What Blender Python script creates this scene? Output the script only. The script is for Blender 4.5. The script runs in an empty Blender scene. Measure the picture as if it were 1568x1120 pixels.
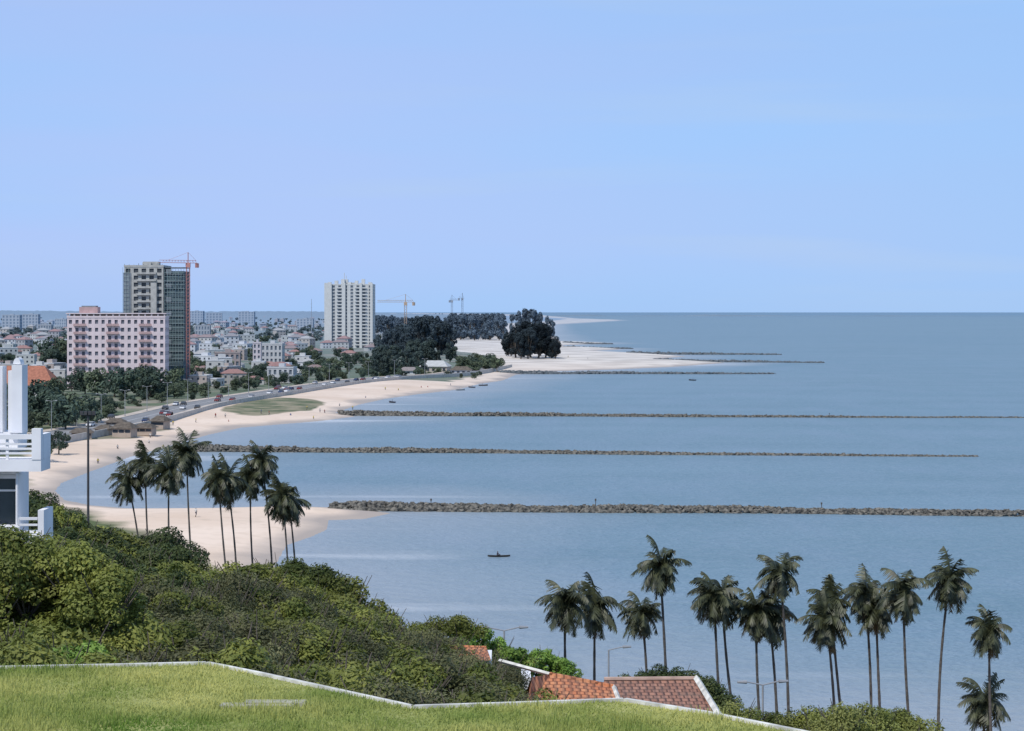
import bpy, math, random
import numpy as np
from mathutils import Vector, Matrix
random.seed(7); rng=np.random.default_rng(7)
F=2926.0; H=40.0; HV=478.0
def W(u,v,z=0.0):
    Y=(H-z)*F/(v-HV); return ((u-784)/F*Y, Y)
def XZ(u,v,Y): return ((u-784)/F*Y, H-(v-HV)/F*Y)
scene=bpy.context.scene
COL=scene.collection
# ---------------------------------------------------------------- materials
HAZE=np.array([0.235,0.32,0.43])  # aerial haze painted in: surface colours blend toward this tint with distance
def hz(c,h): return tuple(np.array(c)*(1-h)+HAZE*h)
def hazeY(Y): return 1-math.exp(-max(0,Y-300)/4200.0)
_mc={}
def mat(name,col,rough=0.85,var=0.15,scale=1.0,h=0.0,trans=0.0,objvar=0.0,spec=0.3,metal=0.0,col2=None,detail=4):
    key=(name,round(h,1))
    if key in _mc: return _mc[key]
    h=round(h,1)
    m=bpy.data.materials.new(name); m.use_nodes=True
    nt=m.node_tree; N=nt.nodes; L=nt.links
    b=N['Principled BSDF']; b.inputs['Roughness'].default_value=rough
    b.inputs['Specular IOR Level'].default_value=spec; b.inputs['Metallic'].default_value=metal
    geo=N.new('ShaderNodeNewGeometry'); no=N.new('ShaderNodeTexNoise')
    no.inputs['Scale'].default_value=scale; no.inputs['Detail'].default_value=detail
    L.new(geo.outputs['Position'],no.inputs['Vector'])
    ra=N.new('ShaderNodeValToRGB'); L.new(no.outputs['Fac'],ra.inputs['Fac'])
    c=np.array(col); c2=np.array(col2) if col2 is not None else c*(1+var)
    ra.color_ramp.elements[0].position=0.34; ra.color_ramp.elements[1].position=0.66
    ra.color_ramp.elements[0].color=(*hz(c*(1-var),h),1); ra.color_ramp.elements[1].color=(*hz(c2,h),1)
    out=ra.outputs['Color']
    if objvar>0:
        oi=N.new('ShaderNodeObjectInfo'); mr=N.new('ShaderNodeMapRange')
        mr.inputs['To Min'].default_value=1-objvar; mr.inputs['To Max'].default_value=1+objvar
        L.new(oi.outputs['Random'],mr.inputs['Value'])
        hs=N.new('ShaderNodeHueSaturation'); L.new(out,hs.inputs['Color']); L.new(mr.outputs['Result'],hs.inputs['Value'])
        out=hs.outputs['Color']
    L.new(out,b.inputs['Base Color'])
    if trans>0:
        t=N.new('ShaderNodeBsdfTranslucent'); L.new(out,t.inputs['Color'])
        mx=N.new('ShaderNodeMixShader'); mx.inputs[0].default_value=trans
        L.new(b.outputs[0],mx.inputs[1]); L.new(t.outputs[0],mx.inputs[2])
        L.new(mx.outputs[0],N['Material Output'].inputs['Surface'])
    _mc[key]=m; return m
# ---------------------------------------------------------------- mesh helpers
class MB:
    def __init__(s): s.v=[]; s.f=[]; s.mi=[]; s.mats=[]
    def m(s,mt):
        if mt not in s.mats: s.mats.append(mt)
        return s.mats.index(mt)
    def poly(s,pts,mt):
        i=len(s.v); s.v+= [tuple(p) for p in pts]; s.f.append(tuple(range(i,i+len(pts)))); s.mi.append(s.m(mt))
    def box(s,x0,x1,y0,y1,z0,z1,mt,M=None):
        i=len(s.v)
        P=[(x0,y0,z0),(x1,y0,z0),(x1,y1,z0),(x0,y1,z0),(x0,y0,z1),(x1,y0,z1),(x1,y1,z1),(x0,y1,z1)]
        if M is not None: P=[tuple(M@Vector(p)) for p in P]
        s.v+=P; k=s.m(mt)
        for f in ((3,2,1,0),(4,5,6,7),(0,1,5,4),(1,2,6,5),(2,3,7,6),(3,0,4,7)):
            s.f.append(tuple(i+j for j in f)); s.mi.append(k)
    def beam(s,p,q,r,mt,n=4,r2=None):
        p=Vector(p); q=Vector(q); d=(q-p)
        if d.length<1e-6: return
        d.normalize(); a=d.orthogonal().normalized(); b=d.cross(a)
        if r2 is None: r2=r
        i=len(s.v); k=s.m(mt)
        for (c,rr) in ((p,r),(q,r2)):
            for j in range(n):
                t=2*math.pi*(j+.5)/n; s.v.append(tuple(c+a*math.cos(t)*rr+b*math.sin(t)*rr))
        for j in range(n):
            s.f.append((i+j,i+(j+1)%n,i+n+(j+1)%n,i+n+j)); s.mi.append(k)
        s.f.append(tuple(i+n+j for j in range(n))); s.mi.append(k)
        s.f.append(tuple(i+n-1-j for j in range(n))); s.mi.append(k)
    def tube(s,pts,rad,mt,n=7):
        k=s.m(mt); i=len(s.v)
        for c,r in zip(pts,rad):
            for j in range(n):
                t=2*math.pi*j/n; s.v.append((c[0]+r*math.cos(t),c[1]+r*math.sin(t),c[2]))
        for a in range(len(pts)-1):
            for j in range(n):
                s.f.append((i+a*n+j,i+a*n+(j+1)%n,i+(a+1)*n+(j+1)%n,i+(a+1)*n+j)); s.mi.append(k)
    def quads(s,arr,mt):
        i=len(s.v); k=s.m(mt); n=len(arr)
        s.v+= [tuple(p) for p in arr.reshape(-1,3).tolist()]
        s.f+= [(i+4*j,i+4*j+1,i+4*j+2,i+4*j+3) for j in range(n)]; s.mi+=[k]*n
    def mesh(s,name):
        me=bpy.data.meshes.new(name); me.from_pydata(s.v,[],s.f)
        for mt in s.mats: me.materials.append(mt)
        me.polygons.foreach_set('material_index',s.mi); me.update(); return me
    def obj(s,name,loc=(0,0,0),rot=0,parent=None,smooth=False):
        me=s.mesh(name)
        if smooth: me.polygons.foreach_set('use_smooth',[True]*len(me.polygons))
        return place(me,name,loc,rot,1,parent)
def place(me,name,loc=(0,0,0),rot=0,sc=1,parent=None):
    o=bpy.data.objects.new(name,me); COL.objects.link(o); o.location=loc; o.rotation_euler=(0,0,rot)
    o.scale=(sc,sc,sc) if not isinstance(sc,tuple) else sc
    if parent: o.parent=parent
    return o
def empty(name,loc=(0,0,0)):
    o=bpy.data.objects.new(name,None); COL.objects.link(o); o.location=loc; return o
def grid_mesh(name,X,Y,Z,mt,attrs={}):
    nr,nc=X.shape; me=bpy.data.meshes.new(name)
    me.vertices.add(nr*nc); me.vertices.foreach_set('co',np.stack([X,Y,Z],-1).reshape(-1).astype(np.float32))
    idx=np.arange(nr*nc).reshape(nr,nc)
    q=np.stack([idx[:-1,:-1],idx[:-1,1:],idx[1:,1:],idx[1:,:-1]],-1).reshape(-1,4)
    n=len(q); me.loops.add(n*4); me.loops.foreach_set('vertex_index',q.reshape(-1).astype(np.int32))
    me.polygons.add(n); me.polygons.foreach_set('loop_start',(np.arange(n)*4).astype(np.int32))
    me.update(calc_edges=True); me.validate()
    me.polygons.foreach_set('use_smooth',[True]*n)
    for k,a in attrs.items():
        at=me.attributes.new(k,'FLOAT','POINT'); at.data.foreach_set('value',a.reshape(-1).astype(np.float32))
    me.materials.append(mt)
    o=bpy.data.objects.new(name,me); COL.objects.link(o); return o
def sdist(px,py,poly):
    P=np.array(poly,dtype=float); d=np.full(px.shape,1e18); ins=np.zeros(px.shape,bool); n=len(P)
    for i in range(n):
        a=P[i]; b=P[(i+1)%n]; e=b-a; wx=px-a[0]; wy=py-a[1]
        t=np.clip((wx*e[0]+wy*e[1])/max(e@e,1e-9),0,1)
        d=np.minimum(d,(wx-e[0]*t)**2+(wy-e[1]*t)**2)
        c=((a[1]>py)!=(b[1]>py))
        if abs(e[1])>1e-9: ins^= c&(px<e[0]*(py-a[1])/e[1]+a[0])
    d=np.sqrt(d); return np.where(ins,d,-d)
# ---------------------------------------------------------------- world / light / camera
SUN_AZ=math.radians(-146); SUN_EL=math.radians(54)
w=bpy.data.worlds.new('World'); scene.world=w; w.use_nodes=True
nt=w.node_tree; N=nt.nodes; L=nt.links; bg=N['Background']
def attr(n):
    a=N.new('ShaderNodeAttribute'); a.attribute_name=n; return a.outputs['Fac']
def noise(sc,det=5,vec=None):
    n=N.new('ShaderNodeTexNoise'); n.inputs['Scale'].default_value=sc; n.inputs['Detail'].default_value=det; L.new(vec or POS,n.inputs['Vector']); return n.outputs['Fac']
def math_(op,a,b_=None,c=None):
    m=N.new('ShaderNodeMath'); m.operation=op
    for i,x in enumerate((a,b_,c)):
        if x is None: continue
        if isinstance(x,(int,float)): m.inputs[i].default_value=x
        else: L.new(x,m.inputs[i])
    return m.outputs[0]
def rng_(x,a,b_,c=0,d=1):
    m=N.new('ShaderNodeMapRange'); L.new(x,m.inputs['Value'])
    for k,vv in zip(('From Min','From Max','To Min','To Max'),(a,b_,c,d)): m.inputs[k].default_value=vv
    return m.outputs['Result']
def mixc(f,a,b_,bl='MIX'):
    m=N.new('ShaderNodeMix'); m.data_type='RGBA'; m.blend_type=bl
    if isinstance(f,(int,float)): m.inputs[0].default_value=f
    else: L.new(f,m.inputs[0])
    for i,x in ((6,a),(7,b_)):
        if isinstance(x,tuple): m.inputs[i].default_value=(*x,1)
        else: L.new(x,m.inputs[i])
    return m.outputs[2]
sk=N.new('ShaderNodeTexSky'); sk.sky_type='NISHITA'; sk.sun_disc=False; sk.sun_elevation=SUN_EL; sk.sun_rotation=SUN_AZ
sk.altitude=50; sk.air_density=1.0; sk.dust_density=0.2; sk.ozone_density=4.0
tc=N.new('ShaderNodeTexCoord'); DIR=tc.outputs['Generated']
mp=N.new('ShaderNodeMapping'); mp.inputs['Scale'].default_value=(1.5,1.5,9); mp.inputs['Location'].default_value=(3.1,0.4,0); L.new(DIR,mp.inputs['Vector'])
mpw=N.new('ShaderNodeMapping'); mpw.inputs['Scale'].default_value=(3.5,3.5,40); mpw.inputs['Location'].default_value=(1.7,2.4,0.3); L.new(DIR,mpw.inputs['Vector'])
nn=noise(1.5,3,mp.outputs[0]); n2=noise(1.0,5,mpw.outputs[0])
sx=N.new('ShaderNodeSeparateXYZ'); L.new(DIR,sx.inputs[0])
hazec=mixc(rng_(sx.outputs['X'],-0.10,0.27),(3.42,4.72,8.1),(2.85,4.6,7.9))     # thin marine haze, greyer inland
hazec=mixc(rng_(nn,0.42,0.62,0,0.55),hazec,(2.75,4.9,8.5))
hazec=mixc(rng_(n2,0.52,0.72,0,0.45),hazec,(3.7,5.0,7.3))
hazec=mixc(rng_(sx.outputs['Z'],0.03,0.0,0,0.4),hazec,(2.75,4.6,7.3))
f=rng_(sx.outputs['Z'],0.0,0.9,0.93,0.35)
L.new(mixc(f,sk.outputs[0],hazec),bg.inputs['Color'])
bg.inputs['Strength'].default_value=0.12
sl=bpy.data.lights.new('sun','SUN'); sl.energy=3.5; sl.angle=math.radians(0.5); sl.color=(1,0.95,0.88)
so=bpy.data.objects.new('sun',sl); COL.objects.link(so)
sd=Vector((math.sin(SUN_AZ)*math.cos(SUN_EL),math.cos(SUN_AZ)*math.cos(SUN_EL),math.sin(SUN_EL)))
so.rotation_euler=sd.to_track_quat('Z','Y').to_euler()
cd=bpy.data.cameras.new('camera'); cam=bpy.data.objects.new('camera',cd); COL.objects.link(cam); scene.camera=cam
cam.location=(0,0,H); cam.rotation_euler=(math.radians(90),0,0); cd.sensor_width=36; cd.lens=36*F/1568
cd.shift_y=-(560-HV)/1568; cd.clip_start=0.5; cd.clip_end=600000
scene.view_settings.view_transform='Standard'; scene.view_settings.look='None'; scene.view_settings.exposure=0
# ---------------------------------------------------------------- terrain + sea
shore_px=[(560,479.6),(700,480.2),(830,483),(880,488),(960,490.5),(900,494),(850,497),(845,510),(858,523),(935,526),(862,529),(870,532),(962,534.5),(900,538),
 (985,541.5),(1050,546),(1005,550),(1110,556),(1030,562),(940,566),(840,569),(790,574),(770,583),(735,588),(700,597),(640,604),(590,611),(550,620),(515,632),
 (545,638),(490,645),(430,650),(370,655),(320,666),(265,682),(200,700),(140,722),(95,740),(85,752),(100,766),(140,774),(200,779),(330,778),(450,775),(520,778),
 (600,786),(560,795),(505,797),(500,812),(478,822),(440,835),(420,870),(420,900),(520,960),(640,1000),(760,1040),(860,1080),(1000,1120),(1300,1125),(1700,1135),(2400,1140)]
shore=[W(u,v) for u,v in shore_px]+[(400,-100),(-6000,-100),(-60000,60000),(-30000,75000)]
veg_px=[(560,480),(700,481.5),(790,484),(870,488.5),(845,492),(720,499),(688,505),(690,532),(700,538),(745,545),(765,556),(745,565),(735,574),(690,583),(620,582),(560,585),
 (500,593),(450,603),(440,608),(380,613),(300,624),(245,640),(250,655),(200,668),(110,674),(60,690),(20,720),(60,764),(140,782),(200,800),(260,830),(330,850),(400,905),(500,970),(640,1020),(760,1060),(860,1100),(1000,1150),(1300,1160),(2400,1170)]
veg=[W(u,v,2) for u,v in veg_px]+[(400,-100),(-6000,-100),(-60000,60000),(-30000,75000)]
vs=np.concatenate([[478.7,478.9,479.2,479.6,480,480.5],np.arange(481,900,1.0),np.arange(902,1600,8)])
us=np.arange(-900,2500,5.0)
U,V=np.meshgrid(us,vs); GY=H*F/(V-HV); GX=(U-784)/F*GY
S=sdist(GX,GY,shore); VG=sdist(GX,GY,veg)
Zt=np.where(S>0,2.5*(1-np.exp(-S/22.0)),np.clip(S*0.06,-4,0)-0.05)
ox,oy=W(418,619,2.5); 
rx=68/F*oy; ry=(W(0,606,2.5)[1]-W(0,632,2.5)[1])/2
OV=1-np.sqrt(((GX-ox)/rx)**2+((GY-oy)/ry)**2)
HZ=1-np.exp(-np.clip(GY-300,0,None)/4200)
tm=bpy.data.materials.new('terrain'); tm.use_nodes=True; nt=tm.node_tree; N=nt.nodes; L=nt.links; b=N['Principled BSDF']; b.inputs['Roughness'].default_value=0.95; b.inputs['Specular IOR Level'].default_value=0.1
POS=N.new('ShaderNodeNewGeometry').outputs['Position']
n1=noise(0.03); n2=noise(0.35); n3=noise(0.006,6); n6=noise(0.12,5)
sand=mixc(rng_(n1,0.35,0.65),(0.66,0.51,0.385),(0.78,0.63,0.50)); sand=mixc(rng_(n2,0.5,0.8,0,0.5),sand,(0.54,0.42,0.31)); sand=mixc(rng_(n6,0.57,0.72,0,0.45),sand,(0.48,0.39,0.29))
sy=N.new('ShaderNodeSeparateXYZ'); L.new(POS,sy.inputs[0])
sand=mixc(rng_(sy.outputs['Y'],1000,1500),sand,mixc(rng_(n1,0.38,0.62),(0.74,0.67,0.58),(0.50,0.44,0.37)))
wet=math_('ADD',attr('shore'),math_('MULTIPLY',math_('SUBTRACT',n1,0.5),26))
col=mixc(rng_(wet,2,9),(0.40,0.34,0.29),sand)
g=mixc(rng_(n2,0.35,0.65),(0.07,0.095,0.035),(0.14,0.16,0.07)); g=mixc(rng_(n1,0.47,0.62),g,(0.29,0.24,0.17)); g=mixc(rng_(n3,0.45,0.6,0,0.6),g,(0.10,0.13,0.06))
vm=math_('ADD',attr('veg'),math_('MULTIPLY',math_('SUBTRACT',n1,0.5),30))
col=mixc(rng_(vm,-1,3),col,g)
om=math_('ADD',attr('oval'),math_('MULTIPLY',math_('SUBTRACT',n1,0.5),0.7))
col=mixc(rng_(om,0,0.08),col,mixc(rng_(n6,0.4,0.6),(0.10,0.12,0.05),(0.28,0.24,0.15)))
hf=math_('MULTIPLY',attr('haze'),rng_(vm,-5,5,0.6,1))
col=mixc(hf,col,tuple(HAZE))  # distance haze painted into the ground colour, no volume
L.new(col,b.inputs['Base Color'])
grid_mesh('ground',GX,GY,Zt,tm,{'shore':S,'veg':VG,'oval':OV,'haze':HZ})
# sea
us2=np.arange(-900,2500,12.0); U,V=np.meshgrid(us2,vs); SY=H*F/(V-HV); SX=(U-784)/F*SY
S2=-sdist(SX,SY,shore)
sm=bpy.data.materials.new('sea_water'); sm.use_nodes=True; nt=sm.node_tree; N=nt.nodes; L=nt.links; b=N['Principled BSDF']
POS=N.new('ShaderNodeNewGeometry').outputs['Position']
n1=noise(0.02,6); n2=noise(0.4,4); n3=noise(0.0025,5); n4=noise(1.6,3)
mpn=N.new('ShaderNodeMapping'); mpn.inputs['Scale'].default_value=(0.004,0.03,1); L.new(POS,mpn.inputs[0]); n5=noise(1.0,7,mpn.outputs[0])
mp6=N.new('ShaderNodeMapping'); mp6.inputs['Scale'].default_value=(0.05,0.02,1); L.new(POS,mp6.inputs[0]); n6=noise(1.0,8,mp6.outputs[0])
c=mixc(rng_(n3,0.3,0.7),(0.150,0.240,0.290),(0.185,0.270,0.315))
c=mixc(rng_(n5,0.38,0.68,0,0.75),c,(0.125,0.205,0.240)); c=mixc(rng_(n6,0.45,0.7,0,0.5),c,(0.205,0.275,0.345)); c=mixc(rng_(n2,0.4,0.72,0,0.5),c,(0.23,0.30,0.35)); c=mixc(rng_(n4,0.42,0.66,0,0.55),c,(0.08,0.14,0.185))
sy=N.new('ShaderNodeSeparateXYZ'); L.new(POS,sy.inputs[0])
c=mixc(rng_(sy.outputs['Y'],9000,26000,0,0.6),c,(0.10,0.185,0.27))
sh=math_('ADD',attr('shore'),math_('MULTIPLY',math_('SUBTRACT',n1,0.5),50))
c=mixc(rng_(sh,4,55,0.62,0),c,(0.34,0.36,0.38))
foam=math_('MULTIPLY',rng_(n5,0.58,0.64),rng_(sh,0,40,0.6,0)); c=mixc(foam,c,(0.6,0.62,0.63))
L.new(c,b.inputs['Base Color']); b.inputs['Roughness'].default_value=0.4; b.inputs['IOR'].default_value=1.33; b.inputs['Specular IOR Level'].default_value=0.28
bp=N.new('ShaderNodeBump'); bp.inputs['Strength'].default_value=0.8; bp.inputs['Distance'].default_value=0.8; L.new(n2,bp.inputs['Height']); L.new(bp.outputs[0],b.inputs['Normal'])
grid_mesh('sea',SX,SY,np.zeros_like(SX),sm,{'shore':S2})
# ---------------------------------------------------------------- groynes (rubble)
phi=(1+5**.5)/2
ICO=np.array([(-1,phi,0),(1,phi,0),(-1,-phi,0),(1,-phi,0),(0,-1,phi),(0,1,phi),(0,-1,-phi),(0,1,-phi),(phi,0,-1),(phi,0,1),(-phi,0,-1),(-phi,0,1)])/1.9
ICF=np.array([(0,11,5),(0,5,1),(0,1,7),(0,7,10),(0,10,11),(1,5,9),(5,11,4),(11,10,2),(10,7,6),(7,1,8),(3,9,4),(3,4,2),(3,2,6),(3,6,8),(3,8,9),(4,9,5),(2,4,11),(6,2,10),(8,6,7),(9,8,1)])
def rocks(name,pts,sizes,mt,flat=0.75):
    n=len(pts); V_=ICO[None]*(1+rng.uniform(-.3,.3,(n,12,3)))
    V_=V_*(sizes[:,None,None]*np.array([1,1,flat])*rng.uniform(.75,1.25,(n,1,3)))
    a=rng.uniform(0,6.28,n); ca,sa=np.cos(a)[:,None],np.sin(a)[:,None]
    x=V_[...,0]*ca-V_[...,1]*sa; y=V_[...,0]*sa+V_[...,1]*ca; V_=np.stack([x,y,V_[...,2]],-1)+pts[:,None,:]
    Fc=(ICF[None]+12*np.arange(n)[:,None,None]).reshape(-1,3)
    me=bpy.data.meshes.new(name); me.from_pydata(V_.reshape(-1,3).tolist(),[],Fc.tolist()); me.materials.append(mt)
    return place(me,name)
rm=mat('groyne_rock',(0.045,0.048,0.048),0.95,0.3,1.3,col2=(0.21,0.195,0.165),detail=2,spec=.1)
rmf=mat('groyne_rock_far',(0.08,0.10,0.105),0.95,0.2,0.5,h=0.1,col2=(0.14,0.14,0.135),spec=.1)
def groyne(p0,p1,w0,w1,h0,h1,size,dens,mt,pw=1.0):
    (x0,y0),(x1,y1)=W(*p0),W(*p1); Ln=math.hypot(x1-x0,y1-y0); n=int(Ln*dens)
    t=rng.uniform(0,1,n); c=rng.uniform(-1,1,n); s_=t**pw
    tx,ty=(x1-x0)/Ln,(y1-y0)/Ln
    wob=1.2*np.sin(t*Ln/37)+.6*np.sin(t*Ln/13+1)
    wd=w0+(w1-w0)*s_; hh=(h0+(h1-h0)*s_)*(1+.15*np.sin(t*Ln/9)+.12*np.sin(t*Ln/4.1))
    x=x0+tx*Ln*t-ty*(c*wd+wob); y=y0+ty*Ln*t+tx*(c*wd+wob); z=hh*(1-np.abs(c)**1.6)-0.15
    return rocks('rock_groyne',np.stack([x,y,z],1),size*(1-.45*s_)*rng.uniform(.4,1.3,n),mt)
groyne((505,781),(1640,789),3.1,2.3,1.15,0.8,0.72,26,rm)
groyne((270,691),(1497,699),3.2,1.2,1.45,0.15,0.85,20,rm,.7)
groyne((520,636.5),(1640,640.5),3.4,1.2,1.5,0.1,0.95,17,rm,.6)
groyne((762,573),(1188,573),4,2,1.5,0.7,1.2,8,rmf)
groyne((1000,554),(1262,556),5,3,1.7,.5,1.5,6,rmf)
groyne((960,543),(1196,543.5),6,4,1.7,.6,1.8,5,rmf)
groyne((862,527),(938,527.5),6,4,1.8,.9,2,4,rmf)
groyne((862,534),(968,534.5),6,4,1.7,.9,1.9,4,rmf)
# ---------------------------------------------------------------- foliage
def leafquads(cent,size,norm=None,ar=0.55):
    n=len(cent); d=rng.normal(size=(n,3)); d/=np.linalg.norm(d,axis=1)[:,None]
    if norm is None: norm=rng.normal(size=(n,3))
    nn=norm+rng.normal(size=(n,3))*0.5; nn/=np.linalg.norm(nn,axis=1)[:,None]
    a=np.cross(nn,d); a/=np.linalg.norm(a,axis=1)[:,None]+1e-9; b_=np.cross(nn,a)
    s=(size*rng.uniform(.6,1.3,n))[:,None]; a=a*s; b_=b_*s*ar
    return np.stack([cent-a*.9,cent-b_*.8,cent+a,cent+b_*.8],1)
def blob_leaves(c,r,n,flat=0.8):
    d=rng.normal(size=(n,3)); d/=np.linalg.norm(d,axis=1)[:,None]
    rad=r*rng.uniform(0.55,1.08,n)**0.6
    p=d*rad[:,None]*np.array([1,1,flat])+np.array(c); return p,d
def tree_mesh(name,hgt,cr,nb,nl,ls,lm,bm,trunk=0.35,flat=0.75,br_=(.26,.5)):
    mb=MB(); th=hgt*trunk; r=hgt*0.028
    pts=[(0,0,-1),(hgt*.01,0,th*.5),(hgt*.02,hgt*.01,th),(hgt*.03,0,hgt*.62),(0,0,hgt*.85)]
    mb.tube(pts,[r*1.3,r,r*.8,r*.5,r*.2],bm,6)
    for i in range(nb):
        a=rng.uniform(0,6.28); q=rng.uniform(0,1)**.6; zz=th+(hgt-th)*rng.uniform(.1,.85)
        env=math.sin(math.pi*min(1,max(0.1,(zz-th*.7)/(hgt-th*.6))))**.6
        br=cr*rng.uniform(*br_); c=(math.cos(a)*q*(cr-br*.6)*env,math.sin(a)*q*(cr-br*.6)*env,min(zz,hgt-br*.7))
        mb.beam((hgt*.02,0,th*rng.uniform(.75,1.2)),c,r*.35,bm,4,r*.1)
        p,d=blob_leaves(c,br,nl//nb,flat); mb.quads(leafquads(p,ls,d+np.array([0,0,.4])),lm)
    return mb.mesh(name)
bark=mat('bark',(0.10,0.085,0.07),.95,.3,3)
def leafmat(nm,c,h,c2=None,sc=0.35,tr=0.12): return mat(nm,c,0.85,0.25,sc,h=h,trans=tr,objvar=0.3,spec=0.1,col2=c2)
lm_a=leafmat('leaf_dark',(0.035,0.058,0.03),0.1,(0.075,0.105,0.05)); lm_b=leafmat('leaf_olive',(0.065,0.085,0.035),0.1,(0.12,0.145,0.06))
lm_c=leafmat('leaf_far',(0.045,0.07,0.04),0.3,(0.08,0.10,0.05)); lm_d=leafmat('leaf_distant',(0.04,0.065,0.045),0.6,(0.07,0.10,0.06))
cas=leafmat('casuarina_needles',(0.020,0.030,0.038),0.0,(0.038,0.052,0.058),0.12,0.03); casf=leafmat('casuarina_far',(0.022,0.036,0.042),0.1,(0.045,0.062,0.062),0.08,0.03); casd=leafmat('casuarina_distant',(0.022,0.036,0.042),0.3,(0.04,0.055,0.06),0.08,0.03)  # bluish needle colours stand in for airlight between viewer and trees
casg=leafmat('coastal_tree_leaf',(0.028,0.045,0.034),0.1,(0.055,0.075,0.045),0.2,0.05)
T_near=[tree_mesh('tree',8,4.6,10,1200,.5,m,bark,.18) for m in (lm_a,lm_b,lm_a,lm_b)]
T_far=[tree_mesh('tree_far',9,5.5,7,330,.95,lm_c,bark,.15) for _ in range(3)]
T_dist=[tree_mesh('tree_dist',9,7,6,150,1.7,lm_d,bark,.1) for _ in range(3)]
T_cas=[tree_mesh('casuarina',30,9.5,30,6500,.85,cas,bark,.12,.95,(.2,.4)) for _ in range(3)]
T_cst=[tree_mesh('coastal',30,10,22,3200,1.1,casg,bark,.12,.85,(.22,.42)) for _ in range(4)]
T_casf=[tree_mesh('casuarina_far',30,9.0,20,2200,1.4,casf,bark,.08,1.0,(.2,.4)) for _ in range(4)]
T_casd=[tree_mesh('casuarina_distant',30,9.0,14,1100,2.0,casd,bark,.08,1.0,(.2,.45)) for _ in range(3)]
def rr(a,b_): return random.uniform(a,b_)
for (u,v,top) in [(782,547,504),(790,549,494),(802,548,488),(813,549,485),(824,550,488),(835,549,494),(845,550,508),(850,551,518),(778,546,518),(808,551,496),(828,546,492),(797,551,506)]:
    x,y=W(u,v,2); h=(v-top)/F*y; s=h/30*.97
    place(random.choice(T_cas),'casuarina_tree',(x,y,1.0),rr(0,6),(s*(1.05 if s>.8 else 1.0),s*1.05,s))
P=empty('coastal_woodland')
prof=([575,590,605,620,640,655,670,690,700],[508,496,490,482,473,471,474,482,490])
for i in range(36):
    u=rr(575,700); top=np.interp(u,*prof)+rr(0,26); Y=rr(1500,2200); x,z=XZ(u,top,Y); s=max(.3,(z-1)/30*.9)
    place(random.choice(T_casf),'tree_%d'%i,(x,Y,1),rr(0,6),(s*.8,s*.8,s),P)
for i in range(80):
    u=rr(690,772); top=rr(474,488); Y=rr(2500,3300); x,z=XZ(u,top,Y); s=(min(z,44)-1)/30; place(random.choice(T_casd),'belt_tree_%d'%i,(x,Y,1),rr(0,6),(s*.75,s*.75,s*.92),P)
for i in range(60):
    u=rr(560,700); top=rr(476,490); Y=rr(2600,3300); x,z=XZ(u,top,Y); s=(min(z,42)-1)/30; place(random.choice(T_casd),'belt_tree_w%d'%i,(x,Y,1),rr(0,6),(s*.7,s*.7,s*.9),P)
for (u,top) in [(795,474),(806,471),(816,472),(826,476),(802,476),(838,482),(846,488),(784,480),(811,470),(821,473)]:
    Y=2700; x,z=XZ(u,top,Y); s=(z-1)/30; place(random.choice(T_casd),'belt_tree_x',(x,Y,1),rr(0,6),(s*.55,s*.55,s),P)
P=empty('beachfront_trees')
for (u,v,t) in [(582,575,522),(591,578,530),(600,574,538),(574,570,532),(622,566,524),(634,562,514),(647,562,518),(657,566,514),(665,560,524),(640,568,532),(689,556,517),(612,570,542),(670,568,542),(605,556,524),(628,572,544),(648,574,548)]:
    x,y=W(u,v,2); h=(v-t)/F*y; s=h/30*.95; place(random.choice(T_cst),'tree',(x,y,1.5),rr(0,6),(s*.95,s*.95,s),P)
for i in range(26):
    u=rr(700,765); Y=rr(1200,1400); x,z=XZ(u,rr(540,556),Y); place(random.choice(T_near),'tree_%d'%(i+50),(x,Y,2),rr(0,6),max(.4,(z-2)/8),P)
for i in range(46):
    u=rr(560,740); v=rr(566,578); x,y=W(u,v,2.5); place(random.choice(T_near),'bush_%d'%i,(x,y+6,1.2),rr(0,6),rr(.35,.75),P)
P=empty('town_trees'); 
for i in range(480):
    v=rr(518,590); umax=np.interp(v,[520,560,590],[660,610,470]); u=rr(-60,umax); x,y=W(u,v,2.5)
    place(random.choice(T_near),'tree_%d'%i,(x,y,1.9),rr(0,6),rr(.45,1.15),P)
P=empty('distant_trees')
for i in range(750):
    v=rr(490,522); u=rr(-60,690); x,y=W(u,v,2.5); place(random.choice(T_far),'tree_%d'%i,(x,y,2.0),rr(0,6),rr(.6,1.4),P)
for i in range(850):
    v=481.2+9.5*random.random()**1.3; u=rr(-80,700); x,y=W(u,v,2.5); place(random.choice(T_dist),'tree_f%d'%i,(x,y,2.0),rr(0,6),rr(.8,1.9),P)
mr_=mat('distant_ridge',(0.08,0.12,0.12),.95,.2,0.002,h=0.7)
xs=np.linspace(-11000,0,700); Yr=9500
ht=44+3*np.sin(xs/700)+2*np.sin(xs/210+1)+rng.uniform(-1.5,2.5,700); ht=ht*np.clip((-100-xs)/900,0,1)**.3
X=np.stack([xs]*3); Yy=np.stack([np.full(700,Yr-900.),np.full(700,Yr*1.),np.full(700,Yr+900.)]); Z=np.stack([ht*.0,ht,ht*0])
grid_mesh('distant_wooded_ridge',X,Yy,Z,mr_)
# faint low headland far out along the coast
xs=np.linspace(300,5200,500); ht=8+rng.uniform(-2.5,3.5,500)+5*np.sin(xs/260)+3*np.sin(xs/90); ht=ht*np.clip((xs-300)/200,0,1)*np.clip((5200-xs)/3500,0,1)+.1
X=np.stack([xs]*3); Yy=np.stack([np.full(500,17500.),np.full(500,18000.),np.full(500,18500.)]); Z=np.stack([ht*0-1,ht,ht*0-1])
grid_mesh('distant_headland',X,Yy,Z,mat('distant_headland_veg',(0.10,0.14,0.15),.95,.2,0.002,h=.5))
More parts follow.
